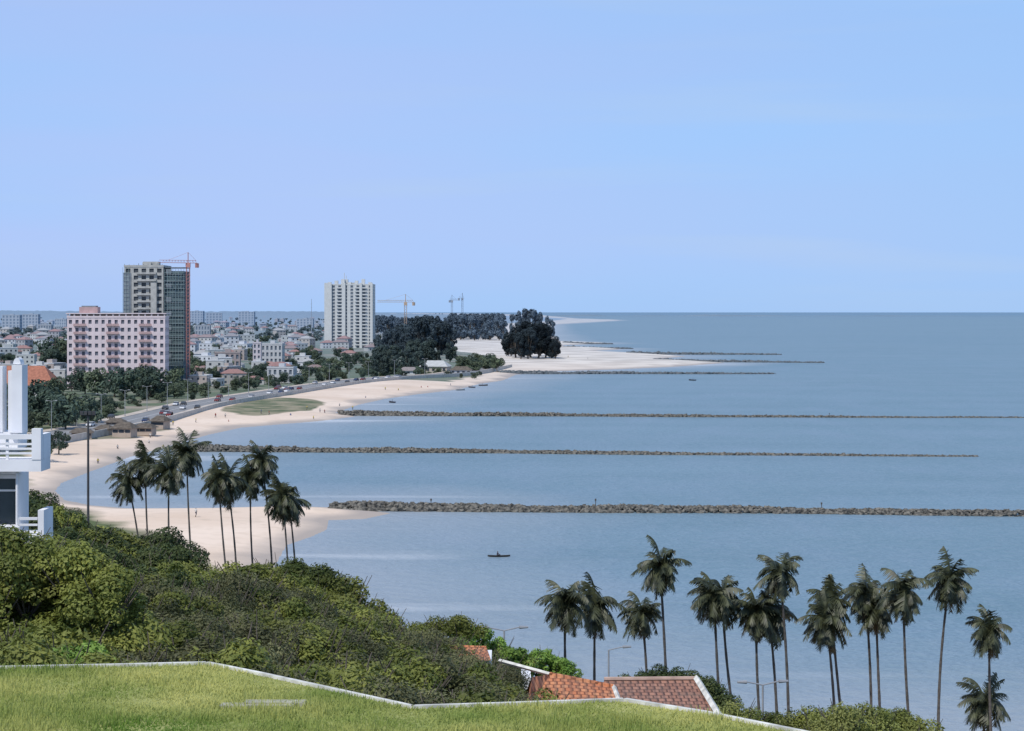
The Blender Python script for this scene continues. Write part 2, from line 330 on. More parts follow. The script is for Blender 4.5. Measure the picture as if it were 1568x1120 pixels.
# ---------------------------------------------------------------- houses
glass=mat('window_glass',(0.05,0.06,0.075),.25,.2,.5,spec=.5)
def wallm(i,h):
    c=[(0.55,0.53,0.49),(0.46,0.40,0.33),(0.60,0.60,0.60),(0.42,0.34,0.28),(0.48,0.48,0.44),(0.38,0.35,0.33)][i%6]; return mat('wall_paint%d'%(i%6),c,.85,.08,.6,h=h)
def roofm(i,h):
    c=[(0.30,0.13,0.085),(0.34,0.16,0.11),(0.24,0.20,0.18),(0.36,0.34,0.31),(0.24,0.14,0.10)][i%5]; return mat('roof_cover%d'%(i%5),c,.85,.2,1.2,h=h)
def house(i,Y,w_,d,hh,kind):
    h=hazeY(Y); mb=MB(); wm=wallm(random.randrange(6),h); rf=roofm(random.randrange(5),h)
    mb.box(-w_/2,w_/2,-d/2,d/2,-1,hh,wm)
    fl=max(1,int(hh/3))
    for f in range(fl):
        n=max(2,int(w_/3.2))
        for k in range(n):
            cx=-w_/2+(k+.5)*w_/n; z=f*3+.9
            mb.box(cx-.6,cx+.6,-d/2-.04,-d/2+.1,z,z+1.3,glass); 
        n=max(2,int(d/3.5))
        for k in range(n):
            cy=-d/2+(k+.5)*d/n
            mb.box(w_/2-.1,w_/2+.04,cy-.6,cy+.6,f*3+.9,f*3+2.2,glass)
    if kind==0:
        e=.5; a=[(-w_/2-e,-d/2-e,hh),(w_/2+e,-d/2-e,hh),(w_/2+e,d/2+e,hh),(-w_/2-e,d/2+e,hh)]; rh=d*.26; r1=(-w_/2+d*.45,0,hh+rh); r2=(w_/2-d*.45,0,hh+rh)
        if w_<=d*.95: r1=(-.1,0,hh+rh); r2=(.1,0,hh+rh)
        mb.poly([a[0],a[1],r2,r1],rf); mb.poly([a[1],a[2],r2],rf); mb.poly([a[2],a[3],r1,r2],rf); mb.poly([a[3],a[0],r1],rf)
    else:
        mb.box(-w_/2-.15,w_/2+.15,-d/2-.15,d/2+.15,hh,hh+.35,wallm(2,h)); mb.box(-w_/5,w_/6,-d/5,d/5,hh+.35,hh+2.2,wm)
    return mb.mesh('house')
hm={}
for tier,Y in (('n',1000),('m',1900),('f',4200)):
    hm[tier]=[house(i,Y,rr(8,16),rr(8,12),random.choice([3.2,3.4,6.2,6.4,9.3]),0 if random.random()<.62 else 1) for i in range(16)]
for i in range(105):
    v=rr(538,592); umax=np.interp(v,[540,588],[570,430]); u=rr(-40,umax)
    if 95<u<300 and v>560: continue
    x,y=W(u,v,2.5); place(random.choice(hm['n']),'town_house',(x,y,2.4),rr(-.5,.5),rr(.8,1.1))
P=empty('distant_town')
for i in range(230):
    v=rr(505,540); u=rr(-60,600); x,y=W(u,v,2.5); place(random.choice(hm['m']),'house_%d'%i,(x,y,2.4),rr(-.6,.6),rr(.9,1.3),P)
for i in range(170):
    v=rr(486,505); u=rr(-80,610); x,y=W(u,v,2.5); place(random.choice(hm['f']),'house_f%d'%i,(x,y,2.4),rr(-.6,.6),rr(1.0,1.6),P)
def block(name,uL,uR,vT,Y,floors,bays,wm,sm_,d=14,hs=.38,pw=.5,rot=0,bal=(),balm=None,sidebays=4,zb=2.0,roofbox=True,gm=None,parent=None):
    gm=gm or glass
    x0,zt=XZ(uL,vT,Y); x1,_=XZ(uR,vT,Y); w_=x1-x0; hgt=zt-zb; fh=hgt/floors; mb=MB()
    mb.box(-w_/2+.5,w_/2-.5,-d/2+.5,d/2-.5,0,hgt-.3,gm)
    for f in range(floors+1):
        a=max(0,f*fh-fh*hs/2); b_=min(hgt,f*fh+fh*hs/2)
        mb.box(-w_/2,w_/2,-d/2,d/2,a,b_,sm_)
    bw=w_/bays
    for k in range(bays+1):
        cx=-w_/2+k*bw; a=max(-w_/2-.04,cx-bw*pw/2); b_=min(w_/2+.04,cx+bw*pw/2)
        for s in (-1,1):
            mb.box(a,b_,min(s*(d/2+.04),s*(d/2-.45)),max(s*(d/2+.04),s*(d/2-.45)),-1,hgt+.02,wm)
    sb=d/sidebays
    for k in range(1,sidebays):
        cy=-d/2+k*sb
        for s in (-1,1): mb.box(min(s*(w_/2+.05),s*(w_/2-.45)),max(s*(w_/2+.05),s*(w_/2-.45)),cy-sb*pw/2,cy+sb*pw/2,-1,hgt+.02,wm)
    for k in bal:
        cx=-w_/2+(k+.5)*bw
        for f in range(1,floors):
            z=f*fh; mb.box(cx-bw*.48,cx+bw*.48,-d/2-1.3,-d/2-.06,z-.1,z+.12,sm_); mb.box(cx-bw*.48,cx+bw*.48,-d/2-1.42,-d/2-1.3,z-.1,z+1.05,balm or sm_)
    mb.box(-w_/2-.2,w_/2+.2,-d/2-.2,-d/2+.15,hgt+.03,hgt+1.0,wm); mb.box(-w_/2-.2,-w_/2+.15,-d/2+.15,d/2,hgt+.03,hgt+1.0,wm); mb.box(w_/2-.15,w_/2+.2,-d/2+.15,d/2,hgt+.03,hgt+1.0,wm)
    if roofbox: mb.box(-w_*.1,w_*.12,-d*.2,d*.2,hgt,hgt+2.6,sm_)
    return mb,((x0+x1)/2,Y,zb),w_,hgt
pink=mat('pinkish_render',(0.66,0.56,0.57),.85,.06,.3,h=0); white=mat('white_paint',(0.74,0.74,0.75),.7,.05,.4,h=0)
whiteh=mat('white_paint_h',(0.62,0.62,0.61),.7,.05,.4,h=.1); rosy=mat('rosy_parapet',(0.46,0.32,0.31),.85,.1,.5,h=0); conc=mat('raw_concrete',(0.40,0.39,0.35),.9,.15,.5,h=0.1)
concd=mat('dark_concrete',(0.19,0.21,0.22),.9,.2,.5,h=.1); green=mat('scaffold_net',(0.07,0.10,0.10),.9,.35,.8,h=.1); dglass=mat('dark_opening',(0.07,0.08,0.09),.7,.2,.5)
bwin=mat('hazed_window',(0.13,0.14,0.17),.5,.2,.5)
redroof=mat('red_roof',(0.34,0.14,0.09),.85,.2,1)
mb,loc,w_,hg=block('a',108,255,487,950,9,15,pink,pink,d=16,hs=.5,pw=.52,bal=(1,2,6,7,11,12),balm=rosy,roofbox=False,gm=bwin)
mb.box(-w_/2+1,w_/2-1,-5,5,hg,hg+1.9,dglass); mb.box(-w_/2-.6,w_/2+.6,-8.6,8.4,hg+1.9,hg+2.4,pink)
for k in range(16): mb.box(-w_/2+k*w_/15.2,-w_/2+k*w_/15.2+.7,-8.2,-7.6,hg+1.0,hg+1.9,pink)
mb.box(-w_/2+5.5,-w_/2+14.5,-6,3,hg+2.4,hg+5.4,rosy); mb.box(-w_/2+6.5,-w_/2+13.5,-5,2,hg+5.4,hg+6,concd)
mb.obj('apartment_building',loc,0.06)
mb,loc,w_,hg=block('t',197,256,410,985,17,5,conc,conc,d=22,hs=.42,pw=.42,sidebays=6,gm=dglass)
mb.box(-w_/2-.4,-w_/2+3.4,-11.4,-11.04,0,hg-3,concd)
stm=mat('scaffold_tube',(0.25,0.33,0.32),.5,.1,1,h=.1)
for f in range(17):
    z=f*hg/17; mb.box(-w_/2+6.4,w_/2-3.5,-12.3,-11.05,z,z+.9,conc)
mb.box(w_/2-6.2,w_/2-3.2,-12.6,-11.06,0,hg-8,conc)
mb.box(w_/2+.3,w_/2+9.8,-9,9,-1,hg-2,green)
for f in range(18):
    z=f*hg/17-.3; mb.box(w_/2+.06,w_/2+10.4,-9.6,9.6,z,z+.25,concd)
    if f<17 and f%2==0: mb.box(w_/2+1,w_/2+4,-9.75,-9.62,z+.5,z+2.9,concd)
for k in range(8):
    x=w_/2+.6+k*1.4; mb.beam((x,-10.6,0),(x,-10.6,hg-1),.09,stm)
for f in range(30):
    z=f*2; mb.beam((w_/2+.3,-10.6,z),(w_/2+10.8,-10.6,z),.08,stm); mb.beam((-w_/2-.6,-11.8,z),(-w_/2+2.5,-11.8,z),.08,stm)
for k in range(3): mb.beam((-w_/2-.6+k*1.5,-11.8,0),(-w_/2-.6+k*1.5,-11.8,hg),.09,stm)
mb.box(-2,6,-3,3,hg+1,hg+3,conc)
for k in range(9): mb.beam((-w_/2+k*2.4,-10.5,hg),(-w_/2+k*2.4,-10.5,hg+rr(1.2,2.2)),.12,concd)
mb.obj('concrete_tower_under_construction',loc,0.0)
wt=mat('white_tower',(0.60,0.60,0.57),.8,.05,.3,h=.1); wts=mat('white_tower_slab',(0.46,0.46,0.44),.8,.05,.3,h=.1)
mb,loc,w_,hg=block('w',499,573,437,2000,19,8,wt,wts,d=30,hs=.4,pw=.55,sidebays=6,gm=mat('tower_window',(0.14,0.16,0.18),.5,.1,1,h=.2),bal=(2,5,6),balm=wt)
for k,wk in ((-.5,7.6),(-.14,3.6),(.22,2.6),(.44,2.6)):
    mb.box(k*w_,k*w_+wk,-17,-15.1,0,hg+2.2,wt)
for k in range(7): mb.box(-w_/2+3+k*7,-w_/2+6.4+k*7,-10,-4,hg,hg+3+(k%3)*1.6,wt)
mb.beam((-6,0,hg),(-6,0,hg+13),.35,wt); mb.beam((-4,0,hg),(-4,0,hg+10),.3,wt); mb.box(-9,-2,-4,4,hg,hg+6,wt)
mb.obj('white_apartment_tower',loc,0)
def simple(name,uL,uR,vT,Y,fl,bays,c,d=12,**k):
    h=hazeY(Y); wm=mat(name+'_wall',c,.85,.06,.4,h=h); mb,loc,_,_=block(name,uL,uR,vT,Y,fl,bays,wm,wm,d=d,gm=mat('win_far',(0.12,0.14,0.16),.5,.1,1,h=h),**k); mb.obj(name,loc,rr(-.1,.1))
simple('white_office_block',402,434,528,1250,4,5,(0.55,0.54,0.52))
simple('brown_office_block',330,368,541,1180,3,5,(0.36,0.28,0.24))
simple('low_white_pavilion',412,452,564,1020,2,5,(0.55,0.55,0.55),d=10)
simple('white_stair_tower',388,400,526,1230,5,2,(0.62,0.55,0.55),d=8)
for (a,b_,t,Y,f,c) in [(5,32,483,3800,5,.5),(36,60,482,4000,5,.5),(290,312,477,5200,6,.5),(316,340,480,5000,5,.5),(366,390,478,5000,6,.5),(455,480,489,4200,4,.45),(86,104,489,3800,4,.42),(300,322,499,2600,3,.4),(60,80,498,2800,3,.4)]:
    simple('distant_apartment_block',a,b_,t,Y,f,5,(c,c*.98,c*.95),d=20)
def gable(name,uL,uR,vB,vT,roofc,wallc,d=12,rot=0,floors=1):
    x0,y=W(uL,vB,2.5); x1,_=W(uR,vB,2.5); w_=x1-x0; ht=(vB-vT)/F*y; mb=MB(); wh=ht*.5
    mb.box(-w_/2,w_/2,-d/2,d/2,-1,wh,wallc)
    n=max(3,int(w_/3))
    for k in range(n):
        cx=-w_/2+(k+.5)*w_/n; mb.box(cx-.8,cx+.8,-d/2-.05,-d/2+.1,wh*.25,wh*.75,glass)
    for s in(-1,1): mb.poly([(-w_/2-.7,s*(d/2+.8),wh),(w_/2+.7,s*(d/2+.8),wh),(w_/2*.6,0,ht),(-w_/2*.6,0,ht)],roofc)
    for s in(-1,1): mb.poly([(s*(w_/2+.7),-d/2-.8,wh),(s*(w_/2+.7),d/2+.8,wh),(s*w_/2*.6,0,ht)],roofc)
    return mb.obj(name,((x0+x1)/2,y,2.4),rot)
thatch=mat('thatch',(0.12,0.10,0.08),.95,.3,1)
gable('beach_house',646,688,570,552,mat('pale_roof',(0.42,0.43,0.42),.85,.1,.6),wallm(1,.1),d=12,rot=-.2)
gable('beach_pavilion',690,722,572,561,thatch,whiteh,d=9)
gable('beach_pavilion',612,640,573,562,roofm(2,.1),whiteh,d=9)
gable('red_roofed_house',-10,88,618,560,redroof,wallm(0,.1),d=16)
for t in [(150,172,662,650),(176,206,664,646),(208,236,661,648),(236,256,652,636),(165,190,652,640),(110,140,668,655)]: gable('thatched_kiosk',*t,thatch,wallm(3,0),d=5,rot=rr(-.3,.3))
# ---------------------------------------------------------------- road, sea wall, cars, lamps
road_px=[(760,560),(690,572),(600,578),(540,583),(480,591),(420,600),(360,609),(300,619),(240,634),(170,650),(90,664),(-60,690)]
rp=[Vector((*W(u,v,3),3.0)) for u,v in road_px]
def spl(P,k=8):
    out=[]
    for i in range(len(P)-1):
        p0=P[max(0,i-1)];p1=P[i];p2=P[i+1];p3=P[min(len(P)-1,i+2)]
        for j in range(k):
            t=j/k; out.append(.5*((2*p1)+(p2-p0)*t+(2*p0-5*p1+4*p2-p3)*t*t+(3*p1-p0-3*p2+p3)*t**3))
    out.append(P[-1]); return out
rs=spl(rp)
def ribbon(mb,a,b_,z,mt,z2=None):
    for i in range(len(rs)-1):
        def off(k,o,zz):
            d=(rs[min(k+1,len(rs)-1)]-rs[max(k-1,0)]); d.z=0; d.normalize(); n=Vector((-d.y,d.x,0)); q=rs[k]+n*o; return (q.x,q.y,zz)
        mb.poly([off(i,a,z),off(i+1,a,z),off(i+1,b_,z2 or z),off(i,b_,z2 or z)],mt)
asph=mat('asphalt',(0.22,0.22,0.22),.9,.15,.4); pave=mat('pavement',(0.48,0.41,0.34),.9,.2,.2); kerb=mat('kerb_concrete',(0.48,0.45,0.41),.9,.12,.5)
mb=MB(); ribbon(mb,-6.5,6.5,3.0,asph); ribbon(mb,-.1,.1,3.006,white)
mb.obj('road')
mb=MB()
for s in (-1,1):
    o=s*6.5; ribbon(mb,o,o,3.0,kerb,3.13) ; ribbon(mb,o,s*10.5,3.13,pave)
mb.obj('pavement')
mb=MB(); ribbon(mb,10.5,10.5,3.13,kerb,3.8); ribbon(mb,10.5,11.0,3.8,kerb); ribbon(mb,11.0,11.0,0.5,kerb,3.8)
mb.obj('sea_wall')
def car_mesh(name,c):
    mb=MB(); body=mat(name,c,.35,.03,1,spec=.5); tyre=mat('tyre',(0.02,0.02,0.02))
    prof=[(-2.1,.35),(2.1,.35),(2.15,.75),(1.9,.9),(1.0,.98),(.4,1.45),(-1.1,1.48),(-1.75,1.0),(-2.1,.9)]
    for s in(-.85,.85):
        P=[(x,s,z) for x,z in prof]; mb.poly(P if s<0 else P[::-1],body)
    for i in range(len(prof)):
        a=prof[i];b_=prof[(i+1)%len(prof)]; mt=glass if i in (4,6) else body
        mb.poly([(a[0],-.85,a[1]),(a[0],.85,a[1]),(b_[0],.85,b_[1]),(b_[0],-.85,b_[1])],mt)
    for s in(-.86,.86): mb.poly([(.85,s,1.0),(.35,s,1.38),(-1.05,s,1.4),(-1.5,s,1.02)],glass)
    for x in(-1.35,1.35):
        for s in(-.8,.8): mb.beam((x,s-.1,.33),(x,s+.1,.33),.33,tyre,10)
    return mb.mesh(name)
cars=[car_mesh('car_paint_%d'%i,c) for i,c in enumerate([(0.75,0.75,0.76),(0.75,0.75,0.75),(0.45,0.46,0.48),(0.20,0.03,0.03),(0.03,0.05,0.12),(0.05,0.05,0.05)])]
for i in range(40):
    k=random.randrange(14,len(rs)-14); d=rs[k+1]-rs[k]; s=random.choice([-1,1]); n=Vector((-d.y,d.x,0)).normalized()
    q=rs[k]+d*random.random()+n*s*random.choice([3,3,8.5,5.4]); zz=3.0 if abs((q-rs[k]).length)<7 else 3.13
    place(random.choice(cars),'car',(q.x,q.y,zz),math.atan2(d.y,d.x))
def lamp_mesh(h=9,arms=2):
    mb=MB(); st=mat('galvanised_steel',(0.35,0.36,0.37),.5,.1,1,metal=.3)
    mb.beam((0,0,0),(0,0,h),.12,st,8,.07)
    for s in ((-1,1) if arms==2 else (1,)):
        mb.beam((0,0,h),(s*1.2,0,h+.25),.05,st,6); mb.beam((s*1.2,0,h+.25),(s*1.9,0,h+.25),.14,st,6,.08)
    mb.beam((0,0,0),(0,0,.5),.2,st,8); return mb.mesh('street_lamp')
LM=lamp_mesh(); 
for k in range(10,len(rs)-4,4):
    d=rs[k+1]-rs[k]; n=Vector((-d.y,d.x,0)).normalized(); q=rs[k]-n*7.5; place(LM,'street_lamp',(q.x,q.y,3.13),math.atan2(n.y,n.x))
for k in range(12,len(rs)-6):
    d=rs[k+1]-rs[k]; n=Vector((-d.y,d.x,0)).normalized(); q=rs[k]-n*rr(13,40); place(random.choice(T_near),'shade_tree',(q.x,q.y,1.9),rr(0,6),rr(.4,.95))
for (u,v,top) in [(60,640,575),(75,650,590),(100,660,600),(118,655,598),(45,650,600),(25,640,585),(135,650,600),(150,606,562),(175,608,558),(215,606,552),(240,608,556),(130,604,562),(190,608,564),(270,600,556),(160,600,570),(228,612,572),(90,620,575),(85,560,512),(98,570,520),(80,575,530),(20,600,560),(110,600,570),(60,700,655),(90,690,655)]:
    x,y=W(u,v,2.5); place(random.choice(T_near),'shade_tree',(x,y,2.0),rr(0,6),(v-top)/F*y/8)
def crane(name,u,vtop,Y,jibL,jibR,slew=0,c=(0.45,0.12,0.06),s=1.0):
    h=hazeY(Y)*.6; cm=mat('crane_paint_'+name,c,.6,.1,1,h=h); x,zt=XZ(u,vtop,Y); mb=MB(); H_=zt-2; r=.9*s
    for a,b_ in((-r,-r),(r,-r),(r,r),(-r,r)): mb.beam((a,b_,0),(a,b_,H_),.13*s,cm)
    z=0
    while z<H_-2*s:
        q=[(-r,-r),(r,-r),(r,r),(-r,r)]
        for j in range(4):
            a=q[j];b_=q[(j+1)%4]; mb.beam((a[0],a[1],z),(b_[0],b_[1],z+2*s),.08*s,cm)
        z+=2*s
    mb.box(-1.2*s,1.2*s,-1.2*s,1.2*s,H_-2.5*s,H_,cm)
    ca,sa=math.cos(slew),math.sin(slew)
    def P(t,o,zz): return (t*ca-o*sa,t*sa+o*ca,zz)
    for o in(-.7*s,.7*s): mb.beam(P(-jibR,o,H_),P(jibL,o,H_),.12*s,cm)
    mb.beam(P(-jibR*.9,0,H_+1.5*s),P(jibL,0,H_+1.4*s),.12*s,cm)
    n=int((jibL+jibR)/(1.8*s))
    for i in range(n):
        t=-jibR+i*1.8*s; mb.beam(P(t,-.7*s,H_),P(t+.9*s,0,H_+1.5*s),.07*s,cm); mb.beam(P(t+.9*s,0,H_+1.5*s),P(t+1.8*s,.7*s,H_),.07*s,cm)
    mb.beam(P(0,0,H_),P(0,0,H_+6*s),.25*s,cm); mb.beam(P(0,0,H_+6*s),P(jibL*.7,0,H_+1.4*s),.06*s,cm); mb.beam(P(0,0,H_+6*s),P(-jibR*.9,0,H_+1.4*s),.06*s,cm)
    cw=[P(-jibR+a,o,0) for a in(-1.2*s,1.2*s) for o in (-1,1)]
    mb.beam(P(-jibR,0,H_-2.6*s),P(-jibR,0,H_-.1),1.1*s,cm,4)
    mb.obj('tower_crane',(x,Y,2))
crane('a',288,403,975,16,5,math.radians(215),(0.50,0.22,0.18),.9)
crane('c',621,463,1880,28,8,math.pi,(0.50,0.34,0.20),1.3)
crane('d',692,460,3000,10,4,.5,(0.3,0.32,0.35),1.4); crane('e',708,457,3050,4,9,.9,(0.3,0.32,0.35),1.4)
mb=MB(); st=mat('mast_steel',(0.3,0.32,0.35),.6,.1,1,h=.3); mb.beam((0,0,0),(0,0,56),.6,st,6,.25)
for z in range(4,54,5): mb.beam((-1,0,z),(1,0,z),.15,st)
mb.obj('radio_mast',(XZ(477,0,2600)[0],2600,2))
# ---------------------------------------------------------------- hill, lawn
cu=np.array([-700,-100,40,90,140,240,320,440,540,600,700,760,820,900,1100,1500,2300]); cv=np.array([700,728,738,752,788,818,850,866,894,944,984,1012,1072,1160,1250,1290,1300])
cx=(cu-784)/F*85; cz=H-(cv-HV)/F*85
def hill_top(x,y):
    zf=np.interp(x,cx,cz); zn=np.interp(x,[-60,-11,-7,-3,1,5,12,40],[32.2,32.0,31.4,31.3,30.6,28.0,26.0,25.0])
    t=(y-45)/40.0
    z=np.where(t<1,zn+(zf-zn)*np.clip(t,0,1),zf)
    t2=np.clip((y-85)/75,0,1); z=z+(2.2-z)*(t2**.85)
    return z
gx=np.linspace(-140,140,281); gy=np.linspace(-40,165,206); X,Y=np.meshgrid(gx,gy)
Zh=hill_top(X,Y)-1.5+.25*np.sin(X*1.1)*np.cos(Y*.9)
Zh=np.where(Y<44,np.minimum(Zh,29.5),Zh); Zh=np.where(Y>158,-1.0,Zh)
grid_mesh('hillside',X,Y,Zh,mat('hill_soil',(0.05,0.05,0.03),.95,.4,.8,col2=(0.10,0.09,0.05)))
LZ=32.5
ledge_px=[(-500,1035),(0,1021),(200,1017),(315,1014),(400,1031),(520,1057),(630,1081),(790,1076),(955,1070),(1080,1090),(1195,1113),(1330,1140),(1700,1215)]
le=[W(u,v,LZ) for u,v in ledge_px]
gm=mat('lawn_soil',(0.22,0.28,0.065),.95,.2,.35,col2=(0.36,0.36,0.13),detail=7)
mb=MB(); mb.poly([(x,y-.02,LZ-.06) for x,y in le][::-1]+[(le[0][0],2,LZ-.06),(le[-1][0],2,LZ-.06)],gm); 
mb.obj('lawn')
wk=mat('white_kerb',(0.60,0.59,0.53),.85,.3,2.5)
mb=MB()
for i in range(len(le)-1):
    a=Vector((*le[i],0)); b_=Vector((*le[i+1],0)); d=(b_-a).normalized(); n=Vector((-d.y,d.x,0))
    q=[a,b_,b_+n*.10,a+n*.10]
    mb.poly([(p.x,p.y,LZ) for p in q],wk); mb.poly([(a.x,a.y,LZ-.3),(b_.x,b_.y,LZ-.3),(b_.x,b_.y,LZ),(a.x,a.y,LZ)],wk)
    mb.poly([(q[2].x,q[2].y,LZ),(q[3].x,q[3].y,LZ),(q[3].x,q[3].y,26),(q[2].x,q[2].y,26)],wk)
mb.obj('lawn_edge_wall')
def inpoly(x,y): 
    ey=np.interp(x,[p[0] for p in le],[p[1] for p in le]); return y<ey-.03
n=150000; x=rng.uniform(-13,7.5,n); y=rng.uniform(31,42,n); k=inpoly(x,y); x=x[k];y=y[k]
pat=np.sin(x*.9+1.3*np.sin(y*.8))*np.sin(y*1.3+x*.4)
pat2=np.sin(x*2.7+2*np.sin(y*1.9))*np.sin(y*3.1+x*1.3)
n=len(x); hh=(0.045+.055*rng.random(n)**2)*(1+.5*pat+.3*pat2); tall=rng.random(n)<(.035+.03*(pat2>.5)); hh=np.where(tall,hh*2.2,hh); a=rng.uniform(0,6.28,n); wd=.011
lx=rng.normal(0,.035,n); ly=rng.normal(0,.035,n)+.02; z0=np.full(n,LZ-.06)
dx=np.cos(a)*wd; dy=np.sin(a)*wd
Q=np.stack([np.stack([x-dx,y-dy,z0],1),np.stack([x+dx,y+dy,z0],1),np.stack([x+dx*.3+lx,y+dy*.3+ly,z0+hh],1),np.stack([x-dx*.3+lx,y-dy*.3+ly,z0+hh],1)],1)
grm=mat('grass_blades',(0.20,0.35,0.05),.7,.35,.32,trans=.35,col2=(0.54,0.53,0.18),spec=.2,detail=9)
mb=MB(); mb.quads(Q,grm); mb.obj('lawn_grass')
mb=MB(); cs=mat('cover_concrete',(0.36,0.35,0.27),.9,.2,3); x0,y0=W(338,1078,LZ); x1,y1=W(468,1078,LZ); mb.box(x0,x1-.2,y0-.16,y0+.12,LZ-.1,LZ+.0,cs); mb.box(x0+.45,x1,y0-.02,y0+.26,LZ-.1,LZ+.03,cs); mb.obj('inspection_cover')
# shrubs
def shrub_mesh(name,r,n,ls,lm,nb=18,tall=.75):
    mb=MB()
    for i in range(7):
        a=rr(0,6.28); mb.beam((0,0,-.8),(math.cos(a)*r*.7,math.sin(a)*r*.7,r*rr(.4,.85)),.045,bark,4,.012)
    for i in range(nb):
        a=rr(0,6.28); q=rr(0,.85)*r; br=r*rr(.17,.36); zz=r*tall*math.sqrt(max(0,1-(q/r)**2))*rr(.5,1.1)
        k=int(n*(br/r)**2*9/nb)
        p,d=blob_leaves((math.cos(a)*q,math.sin(a)*q,zz-.2*r),br,k,.8)
        mb.quads(leafquads(p,ls,d+np.array([0,-.1,.55]),.6),lm)
    return mb.mesh(name)
def nearleaf(nm,c,c2,sc=.5): return mat(nm,c,.6,.25,sc,trans=.28,objvar=.3,spec=.3,col2=c2,detail=8)
sA=nearleaf('shrub_leaf',(0.09,0.125,0.022),(0.235,0.25,0.055)); sB=nearleaf('shrub_leaf_olive',(0.085,0.10,0.035),(0.19,0.19,0.085)); sC=nearleaf('shrub_leaf_bright',(0.12,0.24,0.03),(0.27,0.40,0.08)); sD=nearleaf('shrub_leaf_deep',(0.045,0.07,0.02),(0.10,0.13,0.04))
sE=nearleaf('shrub_leaf_yellow',(0.17,0.21,0.04),(0.31,0.32,0.10))
SH={'A':[shrub_mesh('shrubA',1.8,6200,.085,sA) for _ in range(4)],'B':[shrub_mesh('shrubB',1.7,6800,.062,sB) for _ in range(4)],'C':[shrub_mesh('shrubC',1.4,3000,.11,sC) for _ in range(2)],'D':[shrub_mesh('shrubD',1.7,5500,.085,sD) for _ in range(2)],'E':[shrub_mesh('shrubE',1.6,3400,.075,sE) for _ in range(2)]}
P=empty('hillside_shrubs'); cnt=0
yy=44.5
while yy<98:
    xx=-36.0*yy/60
    while xx<3.2:
        x=xx+rr(-.6,.6); y=yy+rr(-.7,.7); u=784+x/y*F
        if u<910 and u>-200 and not (y<48 and x>1.2) and not(y<64 and y>58 and x<-14.3*y/60):
            ey=np.interp(x,[p[0] for p in le],[p[1] for p in le])
            if y>ey+1.6:
                z=float(hill_top(np.array(x),np.array(y)))-1.4+rr(-.25,.25)+.35*math.sin(x*.9+y*.3)*math.sin(y*.5)
                patch=math.sin(x*.35+y*.11)+math.sin(y*.21-x*.13+2)
                if u<300 and y>70: kind=random.choice('DADD')
                elif u>640: kind=random.choice('BBA')
                elif 120<u<460 and y<66: kind=random.choice('BBBA')
                else: kind=('A' if patch>-.2 else 'B') if random.random()<.8 else 'A'
                if y<48.5 and x<-9.5: kind='C' if random.random()<.6 else 'A'
                place(random.choice(SH[kind]),'shrub_%d'%cnt,(x,y,z),rr(0,6),(rr(.7,1.25),rr(.7,1.25),rr(.7,1.15)),P); cnt+=1
        xx+=1.5
    yy+=1.55
for (u,v) in [(-60,800),(-20,806),(15,812),(50,822),(85,826),(118,838),(145,850),(165,872),(-40,840),(0,850),(40,856),(80,866),(120,880),(150,900),(20,890),(60,900),(-20,885),(100,915),(175,905),(30,930),(-10,925),(70,945),(130,935)]:
    Y=rr(53,56.5); x,z=XZ(u,v,Y); s=rr(.75,.95); place(random.choice(SH['A']),'shrub_%d'%cnt,(x,Y,z-1.35*s),rr(0,6),s,P); cnt+=1
def top_at(kind,u,v,Y,sc,name='garden_shrub'):
    x,z=XZ(u,v,Y); place(random.choice(SH[kind]),name,(x,Y,z-1.2*sc),rr(0,6),sc)
for (u,v) in [(650,956),(678,948),(705,946),(728,953),(700,966),(762,972),(780,985),(735,976),(660,972),(770,1002),(800,1002),(750,993),(720,985)]: top_at('C' if random.random()<.75 else 'A',u,v,98+rr(-3,3),rr(.75,.95))
for (u,v) in [(830,990),(850,1000),(820,1005),(845,1018),(865,1015),(800,1012)]: top_at('C',u,v,100,rr(.5,.75))
for (u,v) in [(985,1030),(1010,1025),(1035,1025),(1060,1033),(1083,1045),(1098,1060),(1000,1040),(1050,1045),(1080,1062)]: top_at('D',u,v,78,.72,'hedge_shrub')
for (u,v) in [(1125,1072),(1145,1086),(1115,1092),(1290,1078),(1320,1076),(1350,1083),(1380,1092),(1265,1088),(1300,1093),(1340,1098),(1400,1104),(1180,1093),(1215,1088),(1235,1098),(1160,1106),(1260,1106),(1420,1115)]: top_at('E' if random.random()<.6 else 'A',u,v,75+rr(-3,3),rr(.6,.9))
